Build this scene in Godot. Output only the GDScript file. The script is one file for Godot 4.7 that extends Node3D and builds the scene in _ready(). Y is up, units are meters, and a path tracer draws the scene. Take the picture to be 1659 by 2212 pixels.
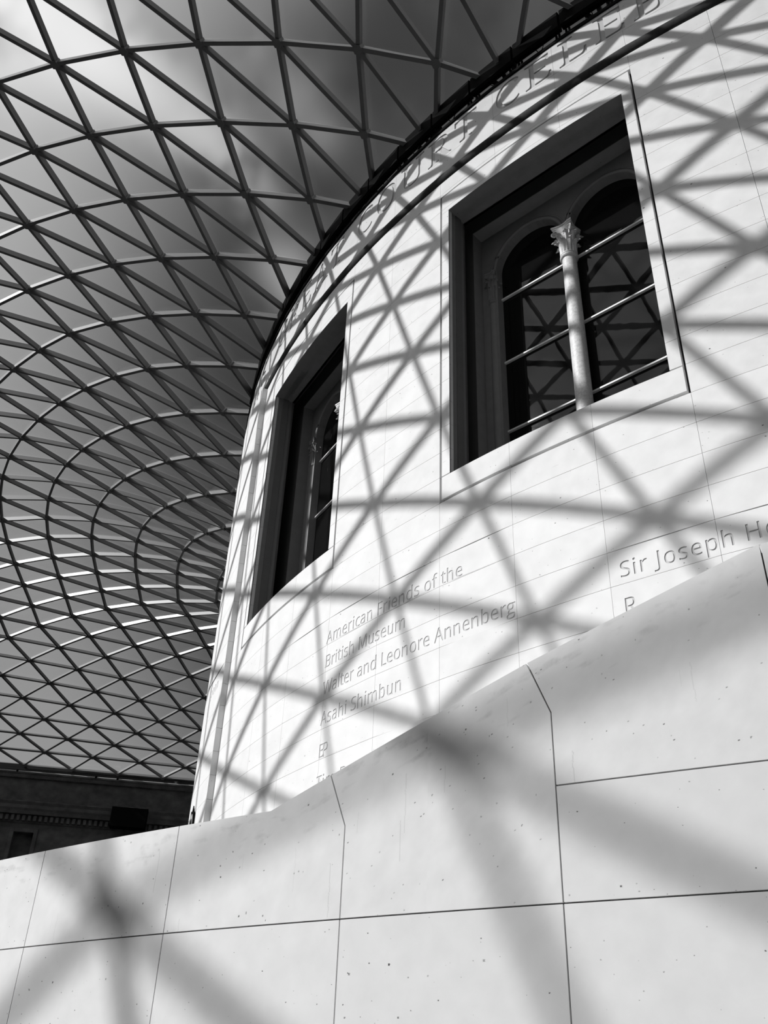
extends Node3D
# A glass-roofed court round a stone drum. Units metres, y up, the camera's eye at height 0; the drum's axis is x = z = 0.

const R := 22.0                      # face of the drum
const A0 := -0.172748                # azimuth of the main window (from +z towards +x)
const MOD := 0.0628319               # one stone, 3.6 degrees
const WIN := 0.084326                # half width of a window
const COURSE := 0.483
const BASE := 7.861                  # underside of the window surrounds
const SILL := 8.331
const HEAD := 14.509
const FRAME_TOP := 15.011
const BAND := 15.455                 # shadow groove under the frieze
const BAND_TOP := 15.735
const FRIEZE := 16.20
const TOP := 17.11
const FLOOR := -3.0
const PC := Vector2(-2.2602, 1.6992)   # centre of the stair parapet
const PR := 26.0
const PHI := -0.83515                # azimuth of the court's south axis

var M := {}
var taken := {}
var rng := RandomNumberGenerator.new()
var cam: Camera3D

# ------------------------------------------------------------------ helpers
func numbered(called: String) -> String:
	var n: int = taken.get(called, 0)
	taken[called] = n + 1
	return called if n == 0 else "%s_%03d" % [called, n]

func tag(o: Node, label: String, category: String, group := "", kind := "") -> Node:
	o.set_meta("label", label)
	o.set_meta("category", category)
	if group: o.set_meta("group", group)
	if kind: o.set_meta("kind", kind)
	return o

func base(called: String, at := Vector3.ZERO, turn := 0.0, parent: Node = null) -> Node3D:
	var o := Node3D.new()
	o.name = numbered(called) if parent == null else called
	(self if parent == null else parent).add_child(o, true)
	o.position = at
	o.rotation.y = turn
	return o

func put(mesh: Mesh, called: String, mat: Material, parent: Node, at := Vector3.ZERO, turn := 0.0) -> MeshInstance3D:
	var o := MeshInstance3D.new()
	o.name = called
	o.mesh = mesh
	o.material_override = mat
	parent.add_child(o, true)
	o.position = at
	o.rotation.y = turn
	return o

func start() -> SurfaceTool:
	var st := SurfaceTool.new()
	st.begin(Mesh.PRIMITIVE_TRIANGLES)
	return st

func tri(st: SurfaceTool, a: Vector3, b: Vector3, c: Vector3, na = null, nb = null, nc = null) -> void:
	# corners counter-clockwise as seen from outside
	var n := (b - a).cross(c - a).normalized()
	st.set_normal(n if na == null else na); st.add_vertex(a)
	st.set_normal(n if nc == null else nc); st.add_vertex(c)
	st.set_normal(n if nb == null else nb); st.add_vertex(b)

func quad(st: SurfaceTool, a: Vector3, b: Vector3, c: Vector3, d: Vector3, na = null, nb = null, nc = null, nd = null) -> void:
	tri(st, a, b, c, na, nb, nc)
	tri(st, a, c, d, na, nc, nd)

func box(st: SurfaceTool, lo: Vector3, hi: Vector3, t := Transform3D.IDENTITY) -> void:
	var p := []
	for k in 8: p.append(t * Vector3(hi.x if k & 1 else lo.x, hi.y if k & 2 else lo.y, hi.z if k & 4 else lo.z))
	quad(st, p[4], p[5], p[7], p[6]); quad(st, p[1], p[0], p[2], p[3])
	quad(st, p[5], p[1], p[3], p[7]); quad(st, p[0], p[4], p[6], p[2])
	quad(st, p[6], p[7], p[3], p[2]); quad(st, p[0], p[1], p[5], p[4])

func chamfered(st: SurfaceTool, lo: Vector3, hi: Vector3, c := 0.01) -> void:
	# a box whose edges are cut off
	var m := (lo + hi) / 2
	var h := (hi - lo) / 2
	var f := func(x: float, y: float, z: float) -> Vector3: return m + Vector3(x, y, z)
	var a := h.x; var b := h.y; var d := h.z
	for s in [-1.0, 1.0]:
		var q := [f.call(-a + c, -b + c, s * d), f.call(a - c, -b + c, s * d), f.call(a - c, b - c, s * d), f.call(-a + c, b - c, s * d)]
		if s < 0: q.reverse()
		quad(st, q[0], q[1], q[2], q[3])
		q = [f.call(s * a, -b + c, d - c), f.call(s * a, -b + c, -d + c), f.call(s * a, b - c, -d + c), f.call(s * a, b - c, d - c)]
		if s < 0: q.reverse()
		quad(st, q[0], q[1], q[2], q[3])
		q = [f.call(-a + c, s * b, d - c), f.call(a - c, s * b, d - c), f.call(a - c, s * b, -d + c), f.call(-a + c, s * b, -d + c)]
		if s < 0: q.reverse()
		quad(st, q[0], q[1], q[2], q[3])
	for s in [-1.0, 1.0]:
		for t in [-1.0, 1.0]:
			var flip: bool = s * t < 0
			for k in 3:
				var q := []
				match k:
					0: q = [f.call(-a + c, s * (b - c), t * d), f.call(a - c, s * (b - c), t * d), f.call(a - c, s * b, t * (d - c)), f.call(-a + c, s * b, t * (d - c))]
					1: q = [f.call(s * a, t * (b - c), d - c), f.call(s * a, t * (b - c), -d + c), f.call(s * (a - c), t * b, -d + c), f.call(s * (a - c), t * b, d - c)]
					2: q = [f.call(t * d * 0 + s * (a - c), -b + c, t * d), f.call(s * a, -b + c, t * (d - c)), f.call(s * a, b - c, t * (d - c)), f.call(s * (a - c), b - c, t * d)]
				if flip: q.reverse()
				quad(st, q[0], q[1], q[2], q[3])

func cyl(a: float, y: float, r := R) -> Vector3:
	return Vector3(r * sin(a), y, r * cos(a))

func curved(st: SurfaceTool, a0: float, a1: float, y0: float, y1: float, r0: float, r1: float, seg := 4, back := false) -> void:
	# a curved block of the drum between two azimuths, two heights and two radii
	for k in seg:
		var a := lerpf(a0, a1, float(k) / seg)
		var b := lerpf(a0, a1, float(k + 1) / seg)
		var na := cyl(a, 0, 1); var nb := cyl(b, 0, 1)
		quad(st, cyl(a, y0, r1), cyl(b, y0, r1), cyl(b, y1, r1), cyl(a, y1, r1), na, nb, nb, na)
		quad(st, cyl(a, y1, r1), cyl(b, y1, r1), cyl(b, y1, r0), cyl(a, y1, r0))
		quad(st, cyl(a, y0, r0), cyl(b, y0, r0), cyl(b, y0, r1), cyl(a, y0, r1))
		if back: quad(st, cyl(b, y0, r0), cyl(a, y0, r0), cyl(a, y1, r0), cyl(b, y1, r0), -nb, -na, -na, -nb)
	quad(st, cyl(a0, y0, r0), cyl(a0, y0, r1), cyl(a0, y1, r1), cyl(a0, y1, r0))
	quad(st, cyl(a1, y0, r1), cyl(a1, y0, r0), cyl(a1, y1, r0), cyl(a1, y1, r1))

func tube(st: SurfaceTool, pts: Array, r: float, sides := 6) -> void:
	var rings := []
	for k in pts.size():
		var d: Vector3 = (pts[mini(k + 1, pts.size() - 1)] - pts[maxi(k - 1, 0)]).normalized()
		var u := d.cross(Vector3.UP if absf(d.y) < 0.9 else Vector3.RIGHT).normalized()
		var w := d.cross(u)
		var ring := []
		for s in sides: ring.append([pts[k], u * cos(TAU * s / sides) + w * sin(TAU * s / sides)])
		rings.append(ring)
	for k in pts.size() - 1:
		for s in sides:
			var p = rings[k][s]; var q = rings[k][(s + 1) % sides]; var p2 = rings[k + 1][s]; var q2 = rings[k + 1][(s + 1) % sides]
			quad(st, p[0] + p[1] * r, q[0] + q[1] * r, q2[0] + q2[1] * r, p2[0] + p2[1] * r, p[1], q[1], q2[1], p2[1])
	for e in [0, pts.size() - 1]:
		for s in sides:
			var p = rings[e][s]; var q = rings[e][(s + 1) % sides]
			if e == 0: tri(st, p[0], q[0] + q[1] * r, p[0] + p[1] * r)
			else: tri(st, p[0], p[0] + p[1] * r, q[0] + q[1] * r)

func lathe(st: SurfaceTool, prof: Array, sides := 28) -> void:
	# profile of (radius, height), bottom to top
	for k in prof.size() - 1:
		var p: Vector2 = prof[k]; var q: Vector2 = prof[k + 1]
		var sl := Vector2(q.y - p.y, p.x - q.x).normalized()
		for s in sides:
			var a := TAU * s / sides; var b := TAU * (s + 1) / sides
			var da := Vector3(sin(a), 0, cos(a)); var db := Vector3(sin(b), 0, cos(b))
			var na := da * sl.x + Vector3.UP * sl.y; var nb := db * sl.x + Vector3.UP * sl.y
			quad(st, da * p.x + Vector3.UP * p.y, db * p.x + Vector3.UP * p.y, db * q.x + Vector3.UP * q.y, da * q.x + Vector3.UP * q.y, na, nb, nb, na)

# ------------------------------------------------------------------ materials
func noise_image(side: int, lo: float, hi: float, freq: float, oct: int, sd: int) -> Image:
	var n := FastNoiseLite.new()
	n.seed = sd
	n.frequency = freq
	n.fractal_octaves = oct
	var im := n.get_seamless_image(side, side)
	im.convert(Image.FORMAT_RGB8)
	var out := Image.create(side, side, true, Image.FORMAT_RGB8)
	for y in side:
		for x in side:
			var v := lerpf(lo, hi, im.get_pixel(x, y).r)
			out.set_pixel(x, y, Color(v, v, v))
	return out

func stone_texture(side: int, lo: float, sd: int, specks: int) -> ImageTexture:
	var im := noise_image(side, lo, 1.0, 0.012, 4, sd)
	rng.seed = sd
	for k in specks:                  # shell pits and little stains of the limestone
		var x := rng.randi() % side; var y := rng.randi() % side
		var d := rng.randf_range(0.35, 0.85)
		var w := 1 + int(rng.randf() < 0.3) + int(rng.randf() < 0.08) * 2
		for j in w:
			for i in w + rng.randi() % 2:
				var q := im.get_pixel((x + i) % side, (y + j) % side).r * d
				im.set_pixel((x + i) % side, (y + j) % side, Color(q, q, q))
	im.generate_mipmaps()
	return ImageTexture.create_from_image(im)

func grimy_texture() -> ImageTexture:
	# the upper slabs, 4 m along and 2 m down from the edge: hand-grime and rub marks just under the edge, runs and scratches, pits
	var w := 1024; var h := 512
	var n := FastNoiseLite.new(); n.seed = 4; n.frequency = 0.02; n.fractal_octaves = 4
	var long := FastNoiseLite.new(); long.seed = 9; long.frequency = 0.012; long.fractal_octaves = 3
	var im := Image.create(w, h, true, Image.FORMAT_RGB8)
	for y in h:
		for x in w:
			var v := 0.985 + 0.03 * n.get_noise_2d(x, y)
			var d := y / 256.0                                   # metres below the edge
			if d < 0.30:
				var g := long.get_noise_2d(x * 0.7, y * 4.0) * 0.6 + n.get_noise_2d(x * 1.3, y * 1.5) * 0.5
				v -= 0.13 * clampf((g - 0.10 - absf(d - 0.07) * 1.6) * 2.0, 0, 1) * (0.6 + 0.8 * absf(n.get_noise_2d(x * 6.0, y * 6.0)))
			im.set_pixel(x, y, Color(v, v, v))
	rng.seed = 40
	for k in 16:                                              # runs and scratches
		var x := rng.randf() * w; var y := rng.randf_range(10, 160)
		var q := rng.randf_range(0.90, 0.97)
		for s in rng.randi_range(15, 90):
			x += rng.randf_range(-0.25, 0.25)
			var p := im.get_pixel(posmod(int(x), w), mini(int(y) + s, h - 1)).r * q
			im.set_pixel(posmod(int(x), w), mini(int(y) + s, h - 1), Color(p, p, p))
	for k in 420:
		var x := rng.randi() % w; var y := rng.randi() % h
		var d := rng.randf_range(0.35, 0.85)
		for j in 1 + int(rng.randf() < 0.2):
			for i in 1 + rng.randi() % 2:
				var p := im.get_pixel((x + i) % w, (y + j) % h).r * d
				im.set_pixel((x + i) % w, (y + j) % h, Color(p, p, p))
	im.generate_mipmaps()
	return ImageTexture.create_from_image(im)

func plain(grey: float, rough := 0.9, metal := 0.0) -> StandardMaterial3D:
	var m := StandardMaterial3D.new()
	m.albedo_color = Color(grey, grey, grey).linear_to_srgb()
	m.roughness = rough
	m.metallic = metal
	return m

func stone(grey: float, tex: Texture2D, scale: float, rough := 0.85) -> StandardMaterial3D:
	var m := plain(grey, rough)
	m.albedo_texture = tex
	m.uv1_triplanar = true
	m.uv1_world_triplanar = true
	m.uv1_scale = Vector3.ONE * scale
	return m

func materials() -> void:
	var fine := stone_texture(512, 0.94, 3, 70)
	var old := stone_texture(512, 0.55, 8, 900)
	M.stone = [stone(0.80, fine, 0.31), stone(0.785, fine, 0.37), stone(0.815, fine, 0.27)]
	M.cut = stone(0.6, fine, 0.5)  # cut faces toned darker than the stone, painting in the letters' shade
	M.bed = stone(0.16, fine, 0.5)
	M.parapet = [stone(0.80, stone_texture(1024, 0.965, 21, 300), 0.42), stone(0.79, stone_texture(1024, 0.965, 22, 300), 0.42)]
	M.parapet_top = plain(0.80, 0.85)
	M.parapet_top.albedo_texture = grimy_texture()
	M.shaded_reveal = stone(0.24, fine, 0.5)  # the drum's stone darkened, window shade put into the colour
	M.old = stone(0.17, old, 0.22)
	M.shaft = stone(0.9, stone_texture(512, 0.85, 31, 16000), 2.2, 0.55)
	M.steel = plain(0.11, 0.38)
	M.steel.metallic_specular = 1.0
	M.black = plain(0.006, 0.8)
	M.black.metallic_specular = 0.15
	M.bar = plain(0.75, 0.4)
	M.beam = plain(0.05, 0.7)
	M.gap_shade = plain(0.07, 0.8)  # near-black, the gap's shade put into the colour
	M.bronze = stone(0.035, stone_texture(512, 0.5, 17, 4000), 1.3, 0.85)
	M.floor = stone(0.25, old, 0.3, 0.6)
	var g := plain(0.03, 0.08)
	g.transparency = BaseMaterial3D.TRANSPARENCY_ALPHA
	g.albedo_color.a = 0.025
	M.roof_glass = g
	var w := plain(0.008, 0.02)
	w.metallic_specular = 0.32
	w.transparency = BaseMaterial3D.TRANSPARENCY_ALPHA
	w.albedo_color.a = 0.93
	var wave := noise_image(256, 0.0, 1.0, 0.012, 2, 5)
	wave.bump_map_to_normal_map(2.0)
	w.normal_enabled = true
	w.normal_texture = ImageTexture.create_from_image(wave)
	w.normal_scale = 0.016
	w.uv1_triplanar = true
	w.uv1_world_triplanar = true
	w.uv1_scale = Vector3.ONE * 0.6
	M.window_glass = w

# ------------------------------------------------------------------ sky
func toward(az: float, el: float) -> Vector3:
	return Vector3(sin(rad(az)) * cos(rad(el)), sin(rad(el)), cos(rad(az)) * cos(rad(el)))

func sky_value(d: Vector3, wide: FastNoiseLite, small: FastNoiseLite) -> float:
	# deep clear air to the north, paler towards the horizon and towards the sun, with a few banks of broken cloud
	var deep := smoothstep(0.69, 0.86, d.dot(toward(-175.0, 35.0)))
	var glow := pow(clampf((d.dot(toward(-42.5, 37.0)) - 0.45) / 0.55, 0, 1), 1.4)
	var v := lerpf(0.335, 0.054, deep) + 0.9 * glow
	var a := wide.get_noise_3dv(d * 1.7) * 0.5 + 0.5
	var b := small.get_noise_3dv(d * 7.0) * 0.5 + 0.5
	var c := smoothstep(0.50, 0.72, a * 0.6 + b * 0.4) * 0.10 * (1.0 - 0.6 * deep)
	for k in BANKS:
		var r := acos(clampf(d.dot(toward(k[0], k[1])), -1, 1)) / rad(k[2])
		if r < 1.6: c += k[3] * exp(-r * r * 2.0) * smoothstep(0.36, 0.62, b + 0.12 * (1.0 - r))
	return v + minf(c, 0.75)

# cloud banks: bearing, height, size (degrees), strength
const BANKS := [[-108.0, 55.5, 7.0, 0.45], [-117.0, 54.6, 3.4, 0.26], [-121.5, 54.3, 3.0, 0.26], [-126.0, 53.6, 2.8, 0.28], [-129.8, 52.6, 2.6, 0.30], [-133.0, 50.8, 2.6, 0.26], [-137.0, 47.0, 2.4, 0.26], [-138.5, 45.5, 1.6, 0.2], [-129.5, 58.2, 2.6, 0.12], [-136.0, 56.2, 2.4, 0.13], [-139.0, 54.6, 1.8, 0.12]]

func sky() -> Sky:
	var wide := FastNoiseLite.new(); wide.seed = 12; wide.frequency = 1.0; wide.fractal_octaves = 3
	var small := FastNoiseLite.new(); small.seed = 5; small.frequency = 1.0; small.fractal_octaves = 5
	var w := 1024
	var h := 512
	var im := Image.create(w, h, false, Image.FORMAT_RGBF)
	for y in h:
		var el := PI / 2 - PI * (y + 0.5) / h
		for x in w:
			var v := 0.2
			if el > -0.05:
				var az := TAU * ((x + 0.5) / w - 0.5)         # the picture's middle lies towards +z
				v = sky_value(Vector3(-sin(az) * cos(el), sin(el), cos(az) * cos(el)), wide, small)
			im.set_pixel(x, y, Color(v, v, v))
	var m := PanoramaSkyMaterial.new()
	m.panorama = ImageTexture.create_from_image(im)
	var s := Sky.new()
	s.sky_material = m
	return s

# ------------------------------------------------------------------ the roof's surface
const RP := [[0.5376, -0.1394, -0.0074, 0.0236], [-0.3137, 0.3882, 0.0243, 0.0429], [0.3125, -0.2604, -0.1789, -0.1039], [-0.1238, -0.0261, -0.1815, -0.1587]]
const RL := [[0.0494, 0.0515, 0.2128, -0.0418], [-0.3346, -0.1902, -0.0173, -0.0313], [-0.0381, 0.0534, -0.0891, 0.0063], [-0.0928, -0.2088, -0.1621, -0.1596]]
const RH := [[3.1192, -0.7054, 0.7001, 0.2723], [2.0889, -0.8744, 0.0434, 0.793], [-0.7624, 0.8457, -0.2705, 0.7963], [-0.4118, -1.1585, 0.2538, 0.424]]
const RING_R := 21.4757
const RING_Y := 17.6895
const EAVE := 15.8419
const HALF_W := 31.9024
const HALF_S := 43.9762

func fold(i: float) -> float:
	var f := 16.0 - i if i < 8.0 else i
	return 80.0 - f if f > 40.0 else f

func steps(i: float) -> float:
	return 11.0 + i if i <= 22.0 else 55.0 - i

func roof(i: float, j: float) -> Vector3:
	# radial line i of 128 and half-step j along it, from the drum's ring to the court's eaves
	var sx := -1.0 if i < 8.0 else 1.0
	var sy := -1.0 if (16.0 - i if i < 8.0 else i) > 40.0 else 1.0
	var f := fold(i)
	var th := (f - 8.0) * TAU / 128
	var c := Vector2(sin(th), cos(th)) * RING_R                       # (west, south)
	var wp: Vector2
	if f <= 22.0:
		var t := clampf((f - 8.0) / 14.0, -1, 1)
		wp = Vector2(HALF_W * (t * 1.29715 - 0.29715 * signf(t) * t * t), HALF_S)
	else:
		var t := clampf((40.0 - f) / 18.0, -1, 1)
		wp = Vector2(HALF_W, HALF_S * (t * 0.81617 + 0.18383 * signf(t) * t * t))
	var n0 := steps(f)
	var ns := n0 + sqrt((f - 8) * (f - 8) + 16) - absf(f - 8) + sqrt((f - 40) * (f - 40) + 16) - absf(f - 40)
	var u := j / (n0 + (1 - clampf(j / n0, 0, 1)) * (ns - n0))
	var bump := u * (1 - u)
	var g := u
	var lat := 0.0
	var y := lerpf(RING_Y, EAVE, u)
	for n in 4:
		for m in 4:
			var p := bump * pow(2 * u - 1, m)
			g += p * RP[n][m] * cos(2 * n * th)
			lat += p * RL[n][m] * sin(2 * (n + 1) * th)
			y += 4 * p * RH[n][m] * cos(2 * n * th)
	var d := wp - c
	var pl := c + d * g + Vector2(d.y, -d.x) * lat
	var south := Vector3(sin(PHI), 0, cos(PHI))
	var west := Vector3(sin(PHI - PI / 2), 0, cos(PHI - PI / 2))
	return south * pl.y * sy + west * pl.x * sx + Vector3.UP * y

func seen(p: Vector3) -> float:
	# how near a point of the roof is to a visitor on the stair, or 0 if it lies outside the view or behind the drum
	var q := cam.transform.affine_inverse() * p
	if q.z > -1 or absf(q.x) > -q.z * 0.47 or absf(q.y) > -q.z * 0.6: return 0.0
	var a := Vector2(cam.position.x, cam.position.z); var b := Vector2(p.x, p.z)
	var t := clampf(-a.dot(b - a) / (b - a).length_squared(), 0, 1)
	if (a + (b - a) * t).length() < 21.0 and lerpf(0, p.y, t) < 17.2: return 0.0
	return 1.0 / q.length()

func member(st: SurfaceTool, a: Vector3, b: Vector3, up: Vector3, w := 0.09, h := 0.17) -> void:
	var d := (b - a).normalized()
	var s := d.cross(up).normalized()
	var n := s.cross(d)
	a += d * 0.05; b -= d * 0.05
	var p := []
	for e in [a, b]:
		for c in [[-1, 0], [1, 0], [1, -1], [-1, -1]]: p.append(e + s * (w / 2 * c[0]) + n * (h * c[1]))
	for k in 4:
		var l := (k + 1) % 4
		quad(st, p[k], p[l], p[4 + l], p[4 + k])
	quad(st, p[3], p[2], p[1], p[0]); quad(st, p[4], p[5], p[6], p[7])

func pane(st: SurfaceTool, a: Vector3, b: Vector3, c: Vector3, up: Vector3) -> void:
	var m := (a + b + c) / 3
	if (b - a).cross(c - a).dot(up) < 0:
		var s := b; b = c; c = s
	var q := []
	for p in [a, b, c]: q.append(p + (m - p).normalized() * 0.06 + up * 0.015)
	var t := up * 0.03
	tri(st, q[0] + t, q[1] + t, q[2] + t); tri(st, q[2], q[1], q[0])
	for k in 3: quad(st, q[k], q[(k + 1) % 3], q[(k + 1) % 3] + t, q[k] + t)

func build_roof() -> void:
	var top := base("ceiling")
	tag(top, "triangulated glass roof on dark steel members swelling over the court", "glass roof", "", "structure")
	var at := {}
	var up := {}
	for i in range(-56, 72):
		for j in range(0, int(steps(fold(i))) + 1):
			if (i + j) % 2 == 0: continue
			var k := Vector2i(posmod(i, 128), j)
			at[k] = roof(i, j)
			up[k] = Vector3.UP
	for k in at:                                   # the surface's normal at each node, from its neighbours
		var p: Vector3 = at[k]
		var n := Vector3.ZERO
		var round_ := [Vector2i(1, 1), Vector2i(0, 2), Vector2i(-1, 1), Vector2i(-1, -1), Vector2i(0, -2), Vector2i(1, -1)]
		for r in 6:
			var a := Vector2i(posmod(k.x + round_[r].x, 128), k.y + round_[r].y)
			var b := Vector2i(posmod(k.x + round_[(r + 1) % 6].x, 128), k.y + round_[(r + 1) % 6].y)
			if at.has(a) and at.has(b):
				var f: Vector3 = (at[a] - p).cross(at[b] - p)
				n += f if f.y > 0 else -f
		if n.length() > 0.001: up[k] = n.normalized()
	var lines := []
	var faces := []
	for k in at:
		for s in [Vector2i(1, 1), Vector2i(-1, 1), Vector2i(0, 2)]:
			var l := Vector2i(posmod(k.x + s.x, 128), k.y + s.y)
			if at.has(l): lines.append([seen((at[k] + at[l]) / 2) * at[k].distance_to(at[l]), k, l])
		var far := Vector2i(k.x, k.y + 2)
		for s in [1, -1]:
			var l := Vector2i(posmod(k.x + s, 128), k.y + 1)
			if at.has(far) and at.has(l): faces.append([seen((at[k] + at[far] + at[l]) / 3), k, far, l])
		var next := Vector2i(posmod(k.x + 2, 128), 0)
		var apex := Vector2i(posmod(k.x + 1, 128), 1)
		if k.y == 0 and at.has(next) and at.has(apex): faces.append([seen((at[k] + at[next] + at[apex]) / 3), k, next, apex])
	lines.sort_custom(func(a, b): return a[0] > b[0])
	faces.sort_custom(func(a, b): return a[0] > b[0])
	var rest := start()
	for n in lines.size():
		var e = lines[n]
		var st := start() if n < 300 else rest
		var mid: Vector3 = (at[e[1]] + at[e[2]]) / 2
		var o := mid if n < 300 else Vector3.ZERO
		member(st, at[e[1]] - o, at[e[2]] - o, up[e[1]] + up[e[2]])
		if n < 300: put(st.commit(), "steel_member", M.steel, top, o)
	put(rest.commit(), "further_steel_members", M.steel, top).set_meta("kind", "stuff")
	rest = start()
	for n in faces.size():
		var e = faces[n]
		var st := start() if n < 300 else rest
		var mid: Vector3 = (at[e[1]] + at[e[2]] + at[e[3]]) / 3
		var o := mid if n < 300 else Vector3.ZERO
		pane(st, at[e[1]] - o, at[e[2]] - o, at[e[3]] - o, (up[e[1]] + up[e[2]] + up[e[3]]).normalized())
		if n < 300: put(st.commit(), "glass_pane", M.roof_glass, top, o)
	put(rest.commit(), "further_glass_panes", M.roof_glass, top).set_meta("kind", "stuff")
	var hubs := start()
	for k in at:
		var u: Vector3 = up[k]
		var s := u.cross(Vector3.RIGHT).normalized()
		var f := s.cross(u)
		var c: Vector3 = at[k]
		for q in 6:
			var a: Vector3 = c + (s * cos(TAU * q / 6) + f * sin(TAU * q / 6)) * 0.11
			var b: Vector3 = c + (s * cos(TAU * (q + 1) / 6) + f * sin(TAU * (q + 1) / 6)) * 0.11
			quad(hubs, a, b, b - u * 0.2, a - u * 0.2)
			tri(hubs, c - u * 0.2, a - u * 0.2, b - u * 0.2)
			tri(hubs, c, b, a)
	put(hubs.commit(), "node_castings", M.steel, top).set_meta("kind", "stuff")
	var ring := start()
	var pts := []
	for q in 129: pts.append(cyl(TAU * q / 128, RING_Y - 0.12, RING_R))
	tube(ring, pts, 0.11, 8)
	put(ring.commit(), "ring_beam", M.beam, top)

# ------------------------------------------------------------------ the drum
func text_mesh(words: String, face: String, em: float, gap: float, depth: float) -> Array:
	var f := SystemFont.new()
	f.font_names = PackedStringArray([face])
	var v := FontVariation.new()
	v.base_font = f
	v.spacing_glyph = int(round(gap / em * 64))
	var t := TextMesh.new()
	t.text = words
	t.font = v
	t.font_size = 64
	t.pixel_size = em / 64
	t.depth = depth
	t.curve_step = 2.0
	t.horizontal_alignment = HORIZONTAL_ALIGNMENT_LEFT
	t.vertical_alignment = VERTICAL_ALIGNMENT_TOP
	var size := v.get_string_size(words, HORIZONTAL_ALIGNMENT_LEFT, -1, 64)
	return [t, size.x * em / 64, v.get_ascent(64) * em / 64]

func natural(words: String, face: String, em: float) -> float:
	var f := SystemFont.new()
	f.font_names = PackedStringArray([face])
	return f.get_string_size(words, HORIZONTAL_ALIGNMENT_LEFT, -1, 64).x * em / 64

func cut_stone(w: float, h: float, cuts: Array, face := R) -> ArrayMesh:
	# a stone (front at z = 0, origin at the middle of its lower edge) with letters cut into it, then bent to the drum
	var c := CSGCombiner3D.new()
	add_child(c)
	var strips := 4
	var b := CSGBox3D.new()
	b.size = Vector3(w, h, 0.09)
	b.position = Vector3(0, h / 2, -0.045)
	c.add_child(b)
	for k in cuts:
		var m := CSGMesh3D.new()
		m.mesh = k[0]
		m.operation = CSGShape3D.OPERATION_SUBTRACTION
		m.position = k[1]
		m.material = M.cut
		c.add_child(m)
	c._update_shape()
	var src: ArrayMesh = c.bake_static_mesh()
	var made := ArrayMesh.new()
	for s in src.get_surface_count():
		var arr := src.surface_get_arrays(s)
		var v: PackedVector3Array = arr[Mesh.ARRAY_VERTEX]
		var n: PackedVector3Array = arr[Mesh.ARRAY_NORMAL]
		for k in v.size():
			var a := v[k].x / face
			v[k] = cyl(a, v[k].y, face + v[k].z)
			n[k] = n[k].rotated(Vector3.UP, a)
		var out := []
		out.resize(Mesh.ARRAY_MAX)
		out[Mesh.ARRAY_VERTEX] = v
		out[Mesh.ARRAY_NORMAL] = n
		if arr[Mesh.ARRAY_INDEX] != null: out[Mesh.ARRAY_INDEX] = arr[Mesh.ARRAY_INDEX]
		made.add_surface_from_arrays(Mesh.PRIMITIVE_TRIANGLES, out)
		made.surface_set_material(s, src.surface_get_material(s) if src.surface_get_material(s) else M.stone[0])
	remove_child(c)
	c.queue_free()
	return made

func rad(d: float) -> float:
	return deg_to_rad(d)

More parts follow.
